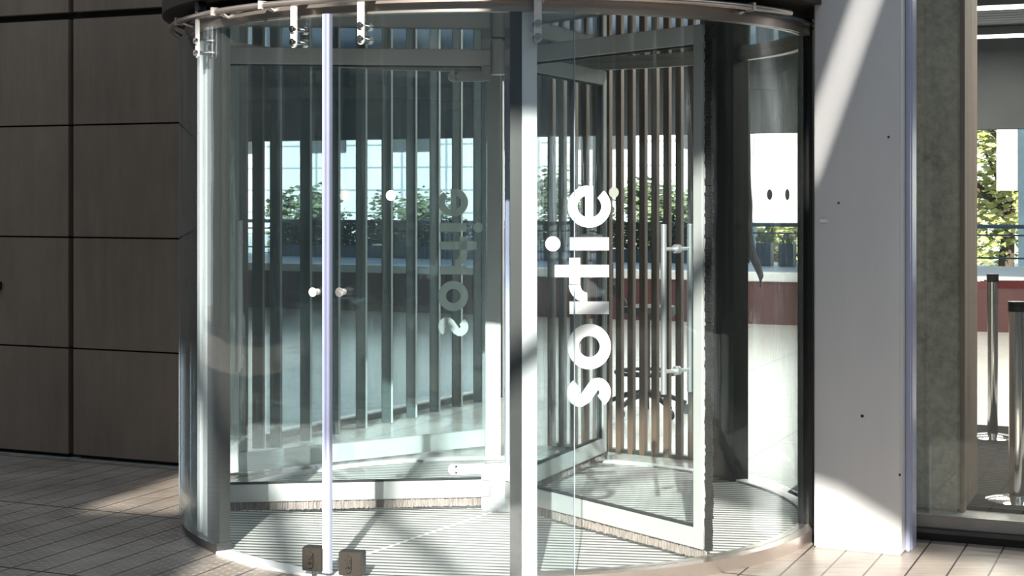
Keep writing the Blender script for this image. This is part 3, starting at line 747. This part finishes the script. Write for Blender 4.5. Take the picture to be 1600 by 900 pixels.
# ================================================================== BELT POSTS behind the side window
def belt_post(px, Y, top, label, rp=.033):
    p = at(px, Y); t = thing('belt_post', p, label, 'barrier post', 'belt barrier posts behind the side window')
    bm = B(); cyl(bm, p+Vector((0,0,.03)), p+Vector((0,0,top-.05)), rp, seg=28); obj('pole', bm, M['chrome'], t, smooth=True)
    bm = B(); lathe(bm, p, [(.001,0),(.17,0),(.172,.012),(.12,.028),(.045,.04),(.001,.04)], 36); obj('base', bm, M['chrome'], t, smooth=True)
    bm = B(); cyl(bm, p+Vector((0,0,top-.05)), p+Vector((0,0,top)), rp+.004, seg=28); obj('cap', bm, M['black'], t, smooth=True)
    return p
pa = belt_post(1551, 9.9, 1.045, 'shaded grey belt post further back, just right of the concrete column')
pb = belt_post(1589, 7.85, 1.01, 'bright chrome belt post nearest the side window', .040)
bm = B(); pc = pa+Vector((1.8, -.2, 0)); pd = at(1500, 10.6)
for u, v in ((pa+Vector((.03,0,0)), pc), (pd, pa-Vector((.03,0,0)))):
    dd_ = v-u; k = 8
    for i in range(k):
        a_, b_ = u+dd_*i/k, u+dd_*(i+1)/k; m_ = (a_+b_)/2; sag = .03*math.sin(PI*(i+.5)/k)
        box(bm, m_+Vector((0,0,.985-sag)), ((b_-a_).length*1.02, .003, .05), math.atan2(dd_.y, dd_.x))
tag(obj('barrier_belt', bm, M['belt']), 'dark red barrier belt stretched from the further belt post', 'barrier belt')
bm = B(); s2 = s_of(1530, -1.0)
fbox(bm, s2-.9, s2+1.6, -.55, -3.4, .001, .018); tag(obj('floor_mat', bm, M['mat_dark']), 'dark ribbed floor mat inside, behind the side window', 'mat')
# wall box at the left edge
bm = B(); sq = s_of(1); z = 1.542-(446-HOR)*9.39/F
fbox(bm, sq-.06, sq+.012, 0.0, .03, z-.022, z+.022, .003); sb = obj('wall_box', bm, M['black'])
tag(sb, 'small black box fixed to the brown wall at the left edge', 'lock box')
bm = B(); c_ = fa(sq-.002, .03, z); cyl(bm, c_, c_+NRM*.01, .008); obj('key_switch', bm, M['chrome'], sb)

# ================================================================== CEILING LIGHTS of the hall
for i, dpt in enumerate((2.2, 4.5, 7.0, 9.6)):
    for j, s in enumerate((-1.2, s_of(1130, -dpt), s_of(1130, -dpt)+2.6)):
        c = fa(s, -dpt, 3.2); t = thing('ceiling_light', c, ['first', 'second', 'third', 'fourth'][i]+' row back from the entrance: '+['left', 'middle', 'right'][j]+' fluorescent ceiling batten', 'ceiling light', 'fluorescent battens under the hall ceiling')
        bm = B(); box(bm, c+Vector((0,0,.05)), (1.9, .16, .08), -ROT, .004); obj('housing', bm, M['dark_steel'], t)
        bm = B(); box(bm, c+Vector((0,0,-.005)), (1.8, .05, .03), -ROT); obj('diffuser', bm, M['tube_light'], t)
        ld = bpy.data.lights.new('tube', 'AREA'); ld.shape = 'RECTANGLE'; ld.size = 1.8; ld.size_y = .12; ld.energy = (5, 85, 110)[j]; ld.color = (1,.96,.90)
        lo = bpy.data.objects.new('tube_lamp', ld); C.collection.objects.link(lo); lo.parent = t; lo.location = (0, 0, -.03); lo.rotation_euler = (0, 0, -ROT)

# ================================================================== FAR TERRACE AND BEYOND
RD = FARD-5.2
rl = thing('terrace_railing', fa(3, RD, .5), 'blue-grey metal railing along the far terrace edge', 'railing')
bm = B()
fbox(bm, -12, 15, RD-.03, RD+.03, 1.06, 1.12); fbox(bm, -12, 15, RD-.015, RD+.015, .95, .975); fbox(bm, -12, 15, RD-.015, RD+.015, .62, .645); obj('rails', bm, M['rail_blue'], rl)
for k in range(18):
    s = -12+1.55*k; bm = B(); fbox(bm, s-.03, s+.03, RD-.02, RD+.02, .5, 1.06); obj('baluster_post', bm, M['rail_blue'], rl)
hs0, hs1 = s_of(430, RD+.4), s_of(1105, RD+.4)
hg = thing('clipped_hedge', fa((hs0+hs1)/2, RD+.4, .5), 'long low dark hedge in a trough in front of the far railing', 'hedge')
bm = B(); fbox(bm, hs0, hs1, RD+.25, RD+.55, .5, .70, .01); obj('trough', bm, M['rail_blue'], hg)
bm = B(); 
for i in range(9000):
    p = fa(random.uniform(hs0, hs1), RD+.4+random.uniform(-.16,.16), 0); p.z = random.uniform(.68, 1.10)+.04*math.sin(p.x*5); a = random.uniform(.03,.06)
    m_ = Matrix.Rotation(random.uniform(0,6.3), 3, 'Z') @ Matrix.Rotation(random.uniform(0,3.1), 3, 'X')
    bm.faces.new([bm.verts.new(p+m_ @ Vector(q)) for q in ((-a,0,0),(0,-a*.5,0),(a,0,0),(0,a*.5,.02))])
M['leaf_deep'] = mat_leaf('deep_green_leaves', (.015,.025,.014), (.05,.07,.035))
obj('foliage', bm, M['leaf_deep'], hg)
# white hoardings beyond the railing
def far_px(px, d):   # point on the plane d from the facade seen in column px
    return fa(s_of(px, d), d)
def hoarding(p0, p1, d, z0, z1, label):
    bm = B(); a, b = s_of(p0, d), s_of(p1, d); fbox(bm, a, b, d, d-.12, z0, z1)
    t = thing('hoarding', fa((a+b)/2, d, 0), label, 'hoarding')
    obj('panel', bm, M['white_board'], t); bm = B()
    for s in ((a+.08, b-.08) if p1-p0 > 60 else (b+.06,)): fbox(bm, s-.05, s+.05, d-.0, d-.12, 0, z1)
    obj('posts', bm, M['rail_blue'], t)
hoarding(1168, 1262, FARD-7.5, 1.08, 3.9, 'large white hoarding beyond the terrace, seen at the right of the drum')
hoarding(1557, 1590, FARD-7.5, 1.62, 3.9, 'narrow white panel on a dark pole before the trees at the right edge')
bm = B(); fbox(bm, -40, 16, FARD-34, FARD-38, 0, 9)
fb = tag(obj('far_building', bm, M['far']), 'long pale facade far beyond the terrace', 'building')
for k in range(14):
    bm = B(); fbox(bm, -38+3.8*k, -36+3.8*k, FARD-33.9, FARD-34.1, 3.2, 5.0); obj('window', bm, M['wall_in'], fb)
# unidentified dark form, modelled as a strap hanging inside, behind the right of the drum
bm = B(); hp = [at(x, 11.2, EYE-(y-HOR)*11.2/F) for x, y in ((1166, -55), (1168, 120), (1170, 250), (1171, 320), (1170, 365), (1174, 395), (1183, 415), (1189, 432), (1188, 448))]
tube(bm, hp, .02, 10, [.012,.012,.014,.022,.030,.034,.028,.020,.008])
tag(obj('hanging_shape', bm, M['office_black'], smooth=True), 'dark curved shape hanging in front of the bright far opening, right of the wing', 'strap')
def tree(c, h, cr_r, nleaf, mat, label, low=0.0, group=None):
    t = thing('tree', c, label, 'tree', group)
    bm = B(); tube(bm, [c, c+Vector((.1,0,h*.4)), c+Vector((-.05,.1,h*.8))], .12, 8, [.16,.11,.05])
    for i in range(6):
        a = random.uniform(0, 2*PI); z = h*random.uniform(.2,.6); tube(bm, [c+Vector((.05,0,z)), c+Vector((cr_r*.7*math.cos(a), cr_r*.7*math.sin(a), z+h*.2))], .04, 6, [.05,.02])
    obj('trunk', bm, M['bark'], t)
    bm = B(); cl = [(c+Vector((random.uniform(-1,1)*cr_r*.7, random.uniform(-1,1)*cr_r*.7, low+(h-low)*random.uniform(.08,.95)))) for _ in range(22)]
    for i in range(nleaf):
        p = random.choice(cl)+Vector([random.gauss(0, .16*cr_r) for _ in range(3)])
        s = random.uniform(.05, .11); m_ = Matrix.Rotation(random.uniform(0,6.3), 3, 'Z') @ Matrix.Rotation(random.uniform(0,3.1), 3, 'X')
        vs = [bm.verts.new(p+m_ @ Vector(q)) for q in ((-s,0,0),(0,-s*.5,0),(s,0,0),(0,s*.5,.02))]; bm.faces.new(vs)
    obj('foliage', bm, mat, t)
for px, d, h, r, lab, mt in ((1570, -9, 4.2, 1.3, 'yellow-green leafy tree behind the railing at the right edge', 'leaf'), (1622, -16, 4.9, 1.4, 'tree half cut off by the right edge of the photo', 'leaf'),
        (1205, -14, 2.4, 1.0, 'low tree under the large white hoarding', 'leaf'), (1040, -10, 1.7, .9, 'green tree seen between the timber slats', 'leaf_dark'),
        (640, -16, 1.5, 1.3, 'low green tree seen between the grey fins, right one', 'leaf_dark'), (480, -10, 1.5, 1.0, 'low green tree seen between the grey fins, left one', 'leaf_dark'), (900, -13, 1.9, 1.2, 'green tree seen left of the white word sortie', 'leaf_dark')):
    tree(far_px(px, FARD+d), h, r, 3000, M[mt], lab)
# planter boxes on the terrace
for px, lab in ((1195, 'dark planter box on the terrace, left of two under the hoarding'), (1230, 'dark planter box on the terrace, right of two under the hoarding')):
    p = far_px(px, RD+.9); bm = B(); box(bm, p+Vector((0,0,.5+.17)), (.22, .22, .34), -ROT, .01)
    pbx = tag(obj('planter_box', bm, M['rail_blue']), lab, 'planter')
    bm = B()
    for i in range(60):
        q = p+Vector((random.gauss(0,.06), random.gauss(0,.06), .86+random.uniform(-.02,.1))); box(bm, q, (.03,.004,.05), random.uniform(0,3))
    obj('plant', bm, M['leaf_dark'], pbx)
